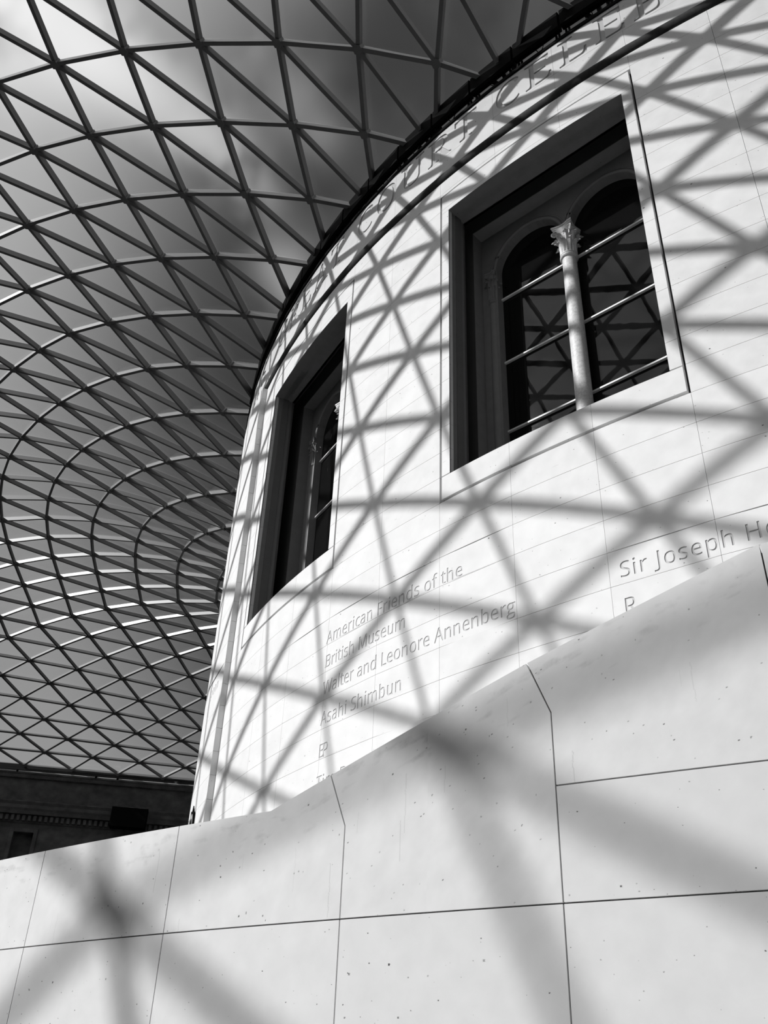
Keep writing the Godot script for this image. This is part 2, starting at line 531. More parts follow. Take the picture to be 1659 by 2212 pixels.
func build_drum() -> void:
	var drum := base("wall_round")
	tag(drum, "round drum wall of pale limestone blocks with carved lettering", "round wall", "", "structure")
	var gap := 0.003
	var ga := 0.0022 / R
	# words: [text, font, em, wanted width or 0, start azimuth in degrees from the main window, baseline, depth]
	var lines := [["THIS", "Droid Serif", 1.05, 0.0, -33.6, 16.25, 0.05], ["GREAT", "Droid Serif", 1.05, 0.0, -24.0, 16.25, 0.05], ["COURT", "Droid Serif", 1.05, 0.0, -12.75, 16.25, 0.05], ["CELEBRATING", "Droid Serif", 1.05, 0.0, -1.75, 16.25, 0.05]]
	var em := 0.305
	for k in 6:
		lines.append([["American Friends of the", "British Museum", "Walter and Leonore Annenberg", "Asahi Shimbun", "BP", "Tim B"][k], "Droid Sans", em, [3.24, 2.1, 4.2, 2.04, 0.29, 0.0][k], -12.7, [6.43, 6.0, 5.54, 5.03, 4.5, 4.0][k], 0.014])
	lines.append(["Sir Joseph Hotung", "Droid Sans", em, 0.0, 2.15, 5.53, 0.02])
	lines.append(["R", "Droid Sans", em, 0.0, 2.15, 5.03, 0.02])
	var cuts := []                                              # [mesh, start azimuth, end azimuth, top, bottom, baseline, ascent]
	for l in lines:
		var free: float = natural(l[0], l[1], l[2])
		var g := 0.0
		if l[3] > 0: g = (l[3] - free) / maxf(1, len(l[0]) - 1)
		elif l[1] == "Droid Serif": g = (4.26 - natural("COURT ", l[1], l[2])) / 6.0
		else: g = 0.01
		var t := text_mesh(l[0], l[1], l[2], g, l[6])
		cuts.append([t[0], A0 + rad(l[4]), A0 + rad(l[4]) + t[1] / R, l[5] + l[2], l[5] - l[2] * 0.3, l[5], t[2]])
	# where the windows and their surrounds lie
	var windows := [A0, A0 - 5 * MOD, A0 - 10 * MOD, A0 + 5 * MOD]
	var shared := {}
	var count := 0
	var rest := start()
	rng.seed = 77
	for col in range(-12, 9):                                   # stones are 3.6 degrees wide; column 0 holds the window's middle
		var a := A0 + col * MOD
		var tall := []
		var y := BASE
		while y > 2.5: y -= COURSE
		while y < BAND - 0.02:
			var y2 := y + COURSE
			if y2 > BAND - 0.2: y2 = BAND
			tall.append([y, y2])
			y = y2
		tall.append([BAND_TOP, FRIEZE]); tall.append([FRIEZE, TOP])
		for c in tall:
			var pieces := [[a - MOD / 2, a + MOD / 2, c[0], c[1]]]
			for w in windows:
				var next := []
				for p in pieces: next += around_window(p, w)
				pieces = next
			for p in pieces:
				if p[1] - p[0] < 0.002 or p[3] - p[2] < 0.02: continue
				var here := []
				for k in cuts:
					if k[1] < p[1] and k[2] > p[0] and k[3] > p[2] and k[4] < p[3]: here.append(k)
				var m: float = (p[0] + p[1]) / 2
				var full: float = p[1] - p[0] - 2 * ga
				var high: float = p[3] - p[2] - 2 * gap
				var mesh: ArrayMesh
				var single: bool = col > -9 and col <= 3 and p[3] > 4.6
				if here.size():
					var local := []
					for k in here: local.append([k[0], Vector3((k[1] - m) * R, k[5] + k[6] - p[2] - gap, 0)])
					mesh = cut_stone(full * R, high, local)
				else:
					var key := "%.5f %.4f" % [full, high]
					if not shared.has(key):
						var st := start()
						curved(st, -full / 2, full / 2, 0, high, R - 0.09, R, 4)
						shared[key] = st.commit()
					mesh = shared[key]
				if single or here.size():
					put(mesh, "stone", null if here.size() else M.stone[rng.randi() % 3], drum, Vector3(0, p[2] + gap, 0), m)
					count += 1
				else:
					rest.append_from(mesh, 0, Transform3D(Basis(Vector3.UP, m), Vector3(0, p[2] + gap, 0)))
	put(rest.commit(), "further_stones", M.stone[0], drum).set_meta("kind", "stuff")
	print("stones ", count)
	# the core behind the stones, open at the windows; the joints show it
	var core := start()
	var back := R - 0.2
	for col in range(-50, 50):
		var a := A0 + col * MOD
		var holes := []
		for w in windows:
			if absf(w - a) < MOD * 1.6: holes.append(w)
		if holes.size() == 0:
			curved(core, a - MOD / 2, a + MOD / 2, FLOOR, BAND, R - 0.5, back if col >= -12 and col <= 8 else R, 2)
		else:
			curved(core, a - MOD / 2, a + MOD / 2, FLOOR, SILL, R - 0.5, back, 2)
			curved(core, a - MOD / 2, a + MOD / 2, HEAD, BAND, R - 0.35, back, 2)
			var w: float = holes[0]
			if a + MOD / 2 > w + WIN: curved(core, maxf(a - MOD / 2, w + WIN), a + MOD / 2, SILL, HEAD, R - 0.35, back, 2)
			if a - MOD / 2 < w - WIN: curved(core, a - MOD / 2, minf(a + MOD / 2, w - WIN), SILL, HEAD, R - 0.35, back, 2)
		curved(core, a - MOD / 2, a + MOD / 2, BAND, BAND_TOP, R - 0.6, R - 0.32, 2)
		curved(core, a - MOD / 2, a + MOD / 2, BAND_TOP, TOP - 0.005, R - 0.6, R - 0.085 if col >= -12 and col <= 8 else R, 2)
	put(core.commit(), "wall_core", M.bed, drum)
	# the shallow pier that stands proud beyond the second window
	var pier := start()
	var y0 := BASE
	while y0 > 2.5: y0 -= COURSE
	while y0 < BAND - 0.02:
		var y1 := minf(y0 + COURSE, BAND)
		if BAND - y1 < 0.2: y1 = BAND
		var st := start()
		curved(st, A0 - rad(30.3), A0 - rad(25.3), y0 + gap, y1 - gap, R - 0.08, R + 0.13, 4)
		var high := y1 - y0 - 2 * gap
		if y0 < 7.45 and y1 > 7.5:                             # the end of a name, seen edge-on
			var word := text_mesh("poon", "Droid Sans", em, 0.03, 0.014)
			var mesh := cut_stone(rad(5.0) * (R + 0.13), high, [[word[0], Vector3(rad(27.8 - 28.4) * (R + 0.13), 7.44 + word[2] - y0 - gap, 0)]], R + 0.13)
			put(mesh, "pier_stone", null, drum, Vector3(0, y0 + gap, 0), A0 - rad(27.8))
			st = start()
			curved(st, A0 - rad(30.3), A0 - rad(25.3), y0 + gap, y1 - gap, R - 0.08, R + 0.04, 4)
		put(st.commit(), "pier_stone", M.stone[0], drum)
		y0 = y1
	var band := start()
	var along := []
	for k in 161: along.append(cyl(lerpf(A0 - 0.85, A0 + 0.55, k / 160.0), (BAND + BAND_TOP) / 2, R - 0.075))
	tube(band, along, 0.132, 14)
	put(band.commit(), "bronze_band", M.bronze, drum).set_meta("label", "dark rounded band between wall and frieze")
	var cap := start()
	curved(cap, A0 - PI, A0 + PI, TOP - 0.01, TOP + 0.07, R - 0.45, R + 0.03, 128, true)
	put(cap.commit(), "rim_ledge", M.black, drum)
	var lid := start()
	for q in 64: tri(lid, Vector3(0, TOP, 0), cyl(TAU * q / 64, TOP, R - 0.4), cyl(TAU * (q + 1) / 64, TOP, R - 0.4))
	put(lid.commit(), "drum_roof", M.beam, drum)
	for w in 3: build_window(w + 1, windows[[0, 1, 3][w]])
	build_window(4, windows[2])
	# the small dark sign low on the drum behind the pier
	var sign_ := base("wall_sign", cyl(A0 - rad(28.6), 0, R + 0.14), A0 - rad(28.6))
	tag(sign_, "small dark pointed sign with a grey arch low on the drum pier", "sign")
	var plate := start()
	var outline := [Vector2(-0.30, 4.2), Vector2(0.30, 4.2), Vector2(0.30, 4.92), Vector2(0.22, 4.98), Vector2(0.16, 4.95), Vector2(0.06, 5.12), Vector2(-0.03, 5.0), Vector2(-0.14, 5.05), Vector2(-0.2, 4.92), Vector2(-0.30, 4.88)]
	for k in outline.size():
		var p: Vector2 = outline[k]; var q: Vector2 = outline[(k + 1) % outline.size()]
		quad(plate, Vector3(p.x, p.y, 0), Vector3(q.x, q.y, 0), Vector3(q.x, q.y, 0.02), Vector3(p.x, p.y, 0.02))
		tri(plate, Vector3(0, 4.7, 0.02), Vector3(p.x, p.y, 0.02), Vector3(q.x, q.y, 0.02))
	put(plate.commit(), "plate", M.black, sign_)
	var arc := start()
	for k in 12:
		var a := PI * k / 12; var b := PI * (k + 1) / 12
		var p := Vector3(cos(a) * 0.24, 4.66 + sin(a) * 0.3, 0.025); var q := Vector3(cos(b) * 0.24, 4.66 + sin(b) * 0.3, 0.025)
		var p2 := Vector3(cos(a) * 0.17, 4.66 + sin(a) * 0.21, 0.025); var q2 := Vector3(cos(b) * 0.17, 4.66 + sin(b) * 0.21, 0.025)
		quad(arc, p2, p, q, q2)
		quad(arc, p - Vector3(0, 0, 0.01), q - Vector3(0, 0, 0.01), q, p)
	put(arc.commit(), "arch_band", plain(0.35), sign_)

func around_window(p: Array, w: float) -> Array:
	# a stone cut to leave out the window, with a dark groove round its surround
	var half := 1.5 * MOD                        # the surround is three stones wide
	var groove := 0.042 / R
	if p[1] < w - half - 0.0001 or p[0] > w + half + 0.0001 or p[3] < BASE + 0.01 or p[2] > FRAME_TOP - 0.001: return [p]
	var l: float = maxf(p[0], w - half + groove)
	var r: float = minf(p[1], w + half - groove)
	if p[0] < w - half - 0.0001: l = p[0]
	if p[1] > w + half + 0.0001: r = p[1]
	if p[1] <= w - half + 0.0001 or p[0] >= w + half - 0.0001: return [p]
	var b: float = maxf(p[2], BASE)
	if b < BASE + 0.01: b = BASE + 0.05
	var out := []
	if p[3] > FRAME_TOP + 0.01:
		out.append([p[0], p[1], FRAME_TOP + 0.015, p[3]])
	var t: float = minf(p[3], FRAME_TOP - 0.015)
	if t <= SILL + 0.03: out.append([l, r, b, minf(t, SILL)])
	elif b >= HEAD - 0.01: out.append([l, r, b, t])
	else:
		if l < w - WIN - 0.0005: out.append([l, minf(r, w - WIN), b, minf(t, HEAD)])
		if r > w + WIN + 0.0005: out.append([maxf(l, w + WIN), r, b, minf(t, HEAD)])
		if t > HEAD + 0.02: out.append([l, r, HEAD, t])
	return out

# ------------------------------------------------------------------ the windows
const SPRING := 13.45
const ARCH := 0.72

func build_window(n: int, a: float) -> void:
	var hw := R * sin(WIN)
	var o := base("window_%d" % n, Vector3(sin(a), 0, cos(a)) * R * cos(WIN), a)
	tag(o, ["deep window nearest the stair with twin arches, carved column and three thin white bars", "narrow-looking deep window at the drum's left edge, under the word GREAT", "deep twin-arched window furthest right along the drum", "deep twin-arched window furthest left round the drum's side"][n - 1], "window", "", "structure")
	var bow := func(x: float) -> float: return sqrt(R * R - x * x) - R * cos(WIN)
	# outer lining, following the drum's curve at its front edge
	var st := start()
	for k in 8:
		var x0 := lerpf(-hw, hw, k / 8.0); var x1 := lerpf(-hw, hw, (k + 1) / 8.0)
		var z0: float = bow.call(x0) - 0.002; var z1: float = bow.call(x1) - 0.002
		quad(st, Vector3(x0, HEAD, -0.5), Vector3(x1, HEAD, -0.5), Vector3(x1, HEAD, z1), Vector3(x0, HEAD, z0))
		quad(st, Vector3(x0, SILL, z0), Vector3(x1, SILL, z1), Vector3(x1, SILL, -1.35), Vector3(x0, SILL, -1.35))
	for s in [-1.0, 1.0]:
		var q := [Vector3(s * hw, SILL, -0.002), Vector3(s * hw, SILL, -0.5), Vector3(s * hw, HEAD, -0.5), Vector3(s * hw, HEAD, -0.002)]
		if s > 0: q.reverse()
		quad(st, q[0], q[1], q[2], q[3])
		box(st, Vector3(s * (hw + 0.17) - 0.17, SILL, -0.5), Vector3(s * (hw + 0.17) + 0.17, HEAD, -0.45))
	box(st, Vector3(-hw - 0.3, HEAD, -0.5), Vector3(hw + 0.3, HEAD + 0.3, -0.45))
	put(st.commit(), "outer_reveal", M.shaded_reveal, o)
	# the open gap between the new cladding and the old wall runs back round the opening
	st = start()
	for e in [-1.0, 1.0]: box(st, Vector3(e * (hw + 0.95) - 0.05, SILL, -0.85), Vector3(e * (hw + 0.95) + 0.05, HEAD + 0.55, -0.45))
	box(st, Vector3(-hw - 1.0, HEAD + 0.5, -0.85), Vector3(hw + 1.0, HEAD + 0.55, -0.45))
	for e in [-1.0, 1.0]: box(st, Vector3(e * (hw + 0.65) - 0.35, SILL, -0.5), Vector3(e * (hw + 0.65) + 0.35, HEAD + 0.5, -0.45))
	put(st.commit(), "gap_shade_lining", M.gap_shade, o)  # added dark lining, its colour stands in for shade in the gap
	# the old wall's reveal
	st = start()
	for s in [-1.0, 1.0]: box(st, Vector3(s * (hw + 0.5) - 0.5, SILL, -1.3), Vector3(s * (hw + 0.5) + 0.5, HEAD, -0.77))
	box(st, Vector3(-hw - 1.0, HEAD, -1.3), Vector3(hw + 1.0, HEAD + 0.5, -0.77))
	put(st.commit(), "inner_reveal", M.shaded_reveal, o)
	st = start()                                              # near-black sheet added over the old wall's face, painting the gap's shade
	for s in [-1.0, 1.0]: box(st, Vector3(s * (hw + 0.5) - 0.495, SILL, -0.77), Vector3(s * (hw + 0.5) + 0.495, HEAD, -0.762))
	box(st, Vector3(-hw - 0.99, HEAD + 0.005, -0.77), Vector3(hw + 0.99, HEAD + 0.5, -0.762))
	put(st.commit(), "shade_sheet", M.gap_shade, o)
	# the screen of two arches
	st = start()
	var zf := -1.04; var zb := -1.24
	for s in [-1.0, 1.0]:
		var cx: float = s * 0.8
		for k in 24:
			var t0 := PI * k / 24; var t1 := PI * (k + 1) / 24
			var p := Vector2(cx - cos(t0) * ARCH, SPRING + sin(t0) * ARCH); var q := Vector2(cx - cos(t1) * ARCH, SPRING + sin(t1) * ARCH)
			quad(st, Vector3(p.x, p.y, zf), Vector3(q.x, q.y, zf), Vector3(q.x, HEAD + 0.05, zf), Vector3(p.x, HEAD + 0.05, zf))
			quad(st, Vector3(p.x, p.y, zb), Vector3(q.x, q.y, zb), Vector3(q.x, q.y, zf), Vector3(p.x, p.y, zf))
		box(st, Vector3(cx + s * ARCH if s > 0 else -hw, SILL, zb), Vector3(hw if s > 0 else cx + s * ARCH, HEAD + 0.05, zf))
	box(st, Vector3(-0.08, SPRING - 0.05, zb), Vector3(0.08, HEAD + 0.05, zf))
	put(st.commit(), "arch_screen", M.shaded_reveal, o)
	for s in [-1.0, 1.0]:                                     # a roll moulding round each arch
		st = start()
		var pts := []
		for k in 25: pts.append(Vector3(s * 0.8 - cos(PI * k / 24) * (ARCH + 0.035), SPRING + sin(PI * k / 24) * (ARCH + 0.035), zf))
		tube(st, pts, 0.035, 8)
		pts = []
		for k in 25: pts.append(Vector3(s * 0.8 - cos(PI * k / 24) * (ARCH + 0.1), SPRING + sin(PI * k / 24) * (ARCH + 0.1) , zf))
		tube(st, pts, 0.018, 6)
		put(st.commit(), "arch_moulding", M.shaded_reveal, o)
	st = start()
	box(st, Vector3(-0.075, SILL, -1.32), Vector3(0.075, SPRING, -1.19))
	put(st.commit(), "mullion", M.shaded_reveal, o)
	# panes between white bars
	var levels := [SILL, 9.68, 11.22, 12.79, HEAD]
	for s in [-1.0, 1.0]:
		for k in 4:
			st = start()
			box(st, Vector3(0.06 if s > 0 else -1.6, levels[k], -1.225), Vector3(1.6 if s > 0 else -0.06, levels[k + 1], -1.215))
			put(st.commit(), "pane", M.window_glass, o)
		for k in [1, 2, 3]:
			st = start()
			chamfered(st, Vector3(0.05 if s > 0 else -1.6, levels[k] - 0.02, -1.212), Vector3(1.6 if s > 0 else -0.05, levels[k] + 0.02, -1.16), 0.006)
			put(st.commit(), "glazing_bar", M.bar, o).set_meta("label", "thin white glazing bar")
	# a free column in the middle, two engaged ones at the jambs
	for s in [0.0, -1.0, 1.0]:
		column(o, Vector3(0.02 * (1.0 - absf(s)) + s * 1.64, 0, -1.05 - absf(s) * 0.03), 0.135 if s == 0.0 else 0.08, M.shaft if s == 0.0 else M.shaded_reveal)  # jamb columns take the darkened stone, their shade painted into the colour

func column(o: Node, at: Vector3, r: float, mat: Material) -> void:
	var st := start()
	lathe(st, [Vector2(r * 1.04, SILL - 0.02), Vector2(r * 1.04, 9.0), Vector2(r, 11.0), Vector2(r * 0.94, 12.68)], 32)
	put(st.commit(), "column_shaft", mat, o, at).set_meta("label", "plain round column shaft")
	st = start()
	var k := r / 0.135
	lathe(st, [Vector2(r * 0.94, 12.66), Vector2(r * 1.12, 12.67), Vector2(r * 1.2, 12.69), Vector2(r * 1.2, 12.715), Vector2(r * 1.05, 12.73), Vector2(r * 1.14, 12.745), Vector2(r * 1.14, 12.765), Vector2(r * 0.95, 12.78), Vector2(r * 0.95, 13.1), Vector2(r * 1.15, 13.25), Vector2(r * 1.5, 13.34), Vector2(r * 1.3, 13.345)], 32)
	var cap := put(st.commit(), "capital", mat, o, at)
	cap.set_meta("label", "carved leafy capital")
	for tier in 2:
		for q in 8:
			var leaf := start()
			leaf_shape(leaf, [0.30, 0.46][tier], 0.11 * k, r * [0.98, 0.96][tier], [0.10, 0.14][tier] * k)
			put(leaf.commit(), "acanthus_leaf", mat, cap, Vector3(0, 12.76, 0), TAU * (q + 0.5 * tier) / 8)
	for q in 4:                                              # the volutes under the abacus corners
		var v := start()
		var a := TAU * (q + 0.5) / 4
		var d := Vector3(sin(a), 0, cos(a))
		var pts := [d * r * 1.0 + Vector3.UP * 13.0]
		for t in 18:
			var th := -1.6 + t * 0.52
			var rr := 0.062 * k * (1.0 - t / 22.0)
			pts.append(d * (r * 1.75 + sin(th) * rr) + Vector3.UP * (13.27 + cos(th) * rr))
		tube(v, pts, 0.016 * k, 6)
		put(v.commit(), "volute", mat, cap)
	var ab := start()                                        # the abacus: a square with hollow sides, in three fillets
	for l in [[13.34, 13.375, 0.92], [13.375, 13.42, 0.97], [13.42, 13.455, 1.04]]:
		var ring := []
		for q in 4:
			var a := TAU * (q + 0.5) / 4; var b := TAU * (q + 1.5) / 4
			var p: Vector3 = Vector3(sin(a), 0, cos(a)) * r * 2.25 * l[2]; var e: Vector3 = Vector3(sin(b), 0, cos(b)) * r * 2.25 * l[2]
			for t in 8:
				var f := (t + 0.35) / 8.7
				ring.append(p.lerp(e, f) * (1.0 - 0.24 * 4 * f * (1 - f)))
		for q in ring.size():
			var p: Vector3 = ring[q]; var e: Vector3 = ring[(q + 1) % ring.size()]
			quad(ab, p + Vector3.UP * l[0], e + Vector3.UP * l[0], e + Vector3.UP * l[1], p + Vector3.UP * l[1])
			tri(ab, Vector3.UP * l[0], e + Vector3.UP * l[0], p + Vector3.UP * l[0])
			tri(ab, Vector3.UP * l[1], p + Vector3.UP * l[1], e + Vector3.UP * l[1])
	put(ab.commit(), "abacus", mat, cap)

func leaf_shape(st: SurfaceTool, h: float, w: float, r: float, out: float) -> void:
	# an acanthus leaf that rises along the bell and curls outwards, with a lobed edge and a raised rib
	var rows := []
	for k in 11:
		var t := k / 10.0
		var rise := sin(minf(t, 0.85) / 0.85 * PI / 2) * h if t < 0.85 else h - (t - 0.85) * h * 0.75
		var push := r + 0.012 + out * pow(t, 2.6)
		var wide := w * (0.62 + 0.42 * sin(PI * t * 0.9)) * (1.0 - 0.22 * absf(sin(t * PI * 4))) * (1.0 if t < 0.8 else 1.0 - (t - 0.8) * 3.2)
		rows.append([Vector3(-wide / 2, rise, push - 0.014), Vector3(-wide / 4, rise, push - 0.002), Vector3(0, rise + 0.004, push + 0.012), Vector3(wide / 4, rise, push - 0.002), Vector3(wide / 2, rise, push - 0.014)])
	for k in 10:
		for s in 4:
			quad(st, rows[k][s], rows[k][s + 1], rows[k + 1][s + 1], rows[k + 1][s])
			var b := Vector3(0, 0, -0.016)
			quad(st, rows[k][s + 1] + b, rows[k][s] + b, rows[k + 1][s] + b, rows[k + 1][s + 1] + b)

# ------------------------------------------------------------------ the stair's parapet
func para(az: float, y: float, z := 0.0) -> Vector3:
	return Vector3(PC.x + (PR + z) * sin(az), y, PC.y + (PR + z) * cos(az))

func para_top(deg: float) -> float:
	return 1.328 + clampf((deg + 2.167) * 0.1607, 0, 0.926)

func para_stone(st: SurfaceTool, poly: PackedVector2Array) -> void:
	# outline in (degrees, height), counter-clockwise seen from the front; long edges are split so that it follows the curve
	var pts := PackedVector2Array()
	for k in poly.size():
		var p := poly[k]; var q := poly[(k + 1) % poly.size()]
		var n := maxi(1, int(ceil(absf(q.x - p.x) / 0.6)))
		for s in n: pts.append(p.lerp(q, float(s) / n))
	var flat := PackedVector2Array()
	for p in pts: flat.append(Vector2(p.x * 0.4538, p.y))
	var idx := Geometry2D.triangulate_polygon(flat)
	for k in range(0, idx.size(), 3):
		var v := []
		for e in 3: v.append(pts[idx[k + e]])
		if (v[1] - v[0]).cross(v[2] - v[0]) < 0: v.reverse()
		var c := []
		var nn := []
		for e in v:
			c.append(para(rad(e.x), e.y)); nn.append(Vector3(sin(rad(e.x)), 0, cos(rad(e.x))))
		for e in [0, 2, 1]:
			st.set_uv(Vector2(v[e].x * 0.4538 / 4.0, (para_top(v[e].x) - v[e].y) / 2.0))
			st.set_normal(nn[e])
			st.add_vertex(c[e])
		tri(st, para(rad(v[2].x), v[2].y, -0.4), para(rad(v[1].x), v[1].y, -0.4), para(rad(v[0].x), v[0].y, -0.4))
	for k in pts.size():
		var p := pts[k]; var q := pts[(k + 1) % pts.size()]
		quad(st, para(rad(p.x), p.y, -0.4), para(rad(q.x), q.y, -0.4), para(rad(q.x), q.y), para(rad(p.x), p.y))

func build_parapet() -> void:
	var o := base("wall_stair")
	tag(o, "curved stair parapet of large pale stone slabs in the foreground", "parapet", "", "structure")
	var cols := [-20.5, -17.7, -14.9, -12.1, -9.3, -6.51, -3.70, -1.06, 1.465, 3.803, 6.3, 8.9, 11.5]
	var g := 0.0035                                            # half a joint
	var gd := g / 0.4538
	for k in cols.size() - 1:
		var l: float = cols[k] + gd; var r: float = cols[k + 1] - gd
		var rows := [[FLOOR, -1.5], [-1.5, -0.36], [-0.36, 0.757]]
		for w in rows:
			var st := start()
			para_stone(st, PackedVector2Array([Vector2(l, w[0] + g), Vector2(r, w[0] + g), Vector2(r, w[1] - g), Vector2(l, w[1] - g)]))
			put(st.commit(), "slab", M.parapet[k % 2], o)
		var low := 0.757
		if cols[k] > 1.2:
			var st := start()
			para_stone(st, PackedVector2Array([Vector2(l, 0.757 + g), Vector2(r, 0.757 + g), Vector2(r, 1.256 - g), Vector2(l, 1.256 - g)]))
			put(st.commit(), "slab", M.parapet[(k + 1) % 2], o)
			low = 1.256
		var poly := PackedVector2Array([Vector2(l, low + g), Vector2(r, low + g)])
		var slope_r: bool = cols[k + 1] > -2.1 and cols[k + 1] < 3.5
		var slope_l: bool = cols[k] > -2.1 and cols[k] < 3.5
		if slope_r:                                            # the joint turns square to the sloping edge
			poly.append(Vector2(r, para_top(cols[k + 1]) - 0.31))
			poly.append(Vector2(r - 0.241, para_top(r - 0.241)))
		else: poly.append(Vector2(r, para_top(r)))
		for b in [3.595, -2.167]:
			if b < r - 0.3 and b > l + 0.1: poly.append(Vector2(b, para_top(b)))
		if slope_l:
			poly.append(Vector2(l - 0.241, para_top(l - 0.241)))
			poly.append(Vector2(l, para_top(cols[k]) - 0.31))
		else: poly.append(Vector2(l, para_top(l)))
		var up := start()
		para_stone(up, poly)
		put(up.commit(), "slab", M.parapet_top, o)
	var bed := start()                                         # the backing that shows in the joints
	for k in 60:
		var a := lerpf(-20.4, 11.4, k / 60.0); var b := lerpf(-20.4, 11.4, (k + 1) / 60.0)
		var ya := para_top(a) - 0.03; var yb := para_top(b) - 0.03
		quad(bed, para(rad(a), FLOOR, -0.02), para(rad(b), FLOOR, -0.02), para(rad(b), yb, -0.02), para(rad(a), ya, -0.02))
		quad(bed, para(rad(b), FLOOR, -0.38), para(rad(a), FLOOR, -0.38), para(rad(a), ya, -0.38), para(rad(b), yb, -0.38))
	put(bed.commit(), "joint_bed", M.bed, o)
	# the landing between parapet and drum, out of sight behind the parapet
	var land := base("floor_stair")
	tag(land, "stair landing hidden between the parapet and the drum", "landing", "", "structure")
	var st := start()
	for k in 40:
		var a := lerpf(-20.3, 11.3, k / 40.0); var b := lerpf(-20.3, 11.3, (k + 1) / 40.0)
		var ya := para_top(a) - 1.1; var yb := para_top(b) - 1.1
		var p := para(rad(a), ya, -0.41); var q := para(rad(b), yb, -0.41)
		var p2 := Vector3(p.x, 0, p.z).normalized() * (R + 0.2) + Vector3.UP * ya; var q2 := Vector3(q.x, 0, q.z).normalized() * (R + 0.2) + Vector3.UP * yb
		quad(st, p, q, q2, p2)
		var d := Vector3.UP * 0.3
		quad(st, p2 - d, q2 - d, q - d, p - d)
	put(st.commit(), "tread_slab", M.parapet[0], land)

# ------------------------------------------------------------------ the boxes along the drum's rim
func build_boxes() -> void:
	# the carved letter (or gap) under each box that the picture shows, from the left
	var over := {-12: "drum's left edge", -11: "second place from the drum's left edge", -10: "third place from the drum's left edge", -9: "space left of THIS", -8: "T of THIS", -7: "space before GREAT", -6: "G of GREAT", -5: "E of GREAT", -4: "space after GREAT", -3: "letters CO of COURT", -2: "R of COURT", -1: "first C of CELEBRATING", 0: "first E of CELEBRATING", 1: "L of CELEBRATING", 2: "B of CELEBRATING"}
	for k in range(-12, 3):
		var a := A0 + rad(1.0 + 2.8125 * k)
		var o := base("floodlight_box", cyl(a, TOP + 0.07, R - 0.12), a)
		tag(o, "long black box on the drum rim above the " + over[k], "floodlight", "black boxes along the drum rim")
		var st := start()
		var prof := [Vector2(0.10, 0.34), Vector2(0.15, 0.37), Vector2(0.15, 0.82), Vector2(0.12, 0.85), Vector2(0.0, 0.85), Vector2(-0.02, 0.80), Vector2(-0.02, 0.40), Vector2(0.02, 0.35)]
		var half := 0.515
		for q in prof.size():
			var p: Vector2 = prof[q]; var e: Vector2 = prof[(q + 1) % prof.size()]
			quad(st, Vector3(-half, p.y, p.x), Vector3(half, p.y, p.x), Vector3(half, e.y, e.x), Vector3(-half, e.y, e.x))
			tri(st, Vector3(half, 0.6, 0.06), Vector3(half, e.y, e.x), Vector3(half, p.y, p.x))
			tri(st, Vector3(-half, 0.6, 0.06), Vector3(-half, p.y, p.x), Vector3(-half, e.y, e.x))
		put(st.commit(), "housing", M.black, o)
		st = start()
		chamfered(st, Vector3(-half - 0.01, 0.845, -0.03), Vector3(half + 0.01, 0.875, 0.135), 0.008)
		put(st.commit(), "lid", M.black, o)
		for s in [-1.0, 1.0]:
			st = start()
			box(st, Vector3(s * 0.43 - 0.05, 0, -0.1), Vector3(s * 0.43 + 0.05, 0.02, 0.1))
			box(st, Vector3(s * 0.43 - 0.045, 0, -0.02), Vector3(s * 0.43 - 0.02, 0.36, 0.04))
			box(st, Vector3(s * 0.43 + 0.02, 0, -0.02), Vector3(s * 0.43 + 0.045, 0.36, 0.04))
			put(st.commit(), "bracket", M.black, o)
		st = start()
		var pts := []
		for q in 16:
			var t := q / 15.0
			pts.append(Vector3(-0.1 + 0.2 * t + 0.05 * sin(t * 9 + k), 0.35 - 0.33 * sin(PI * t) * (0.8 + 0.2 * sin(k * 1.7)), 0.02 + 0.04 * cos(t * 7)))
		tube(st, pts, 0.009, 5)
		put(st.commit(), "cable", M.black, o)

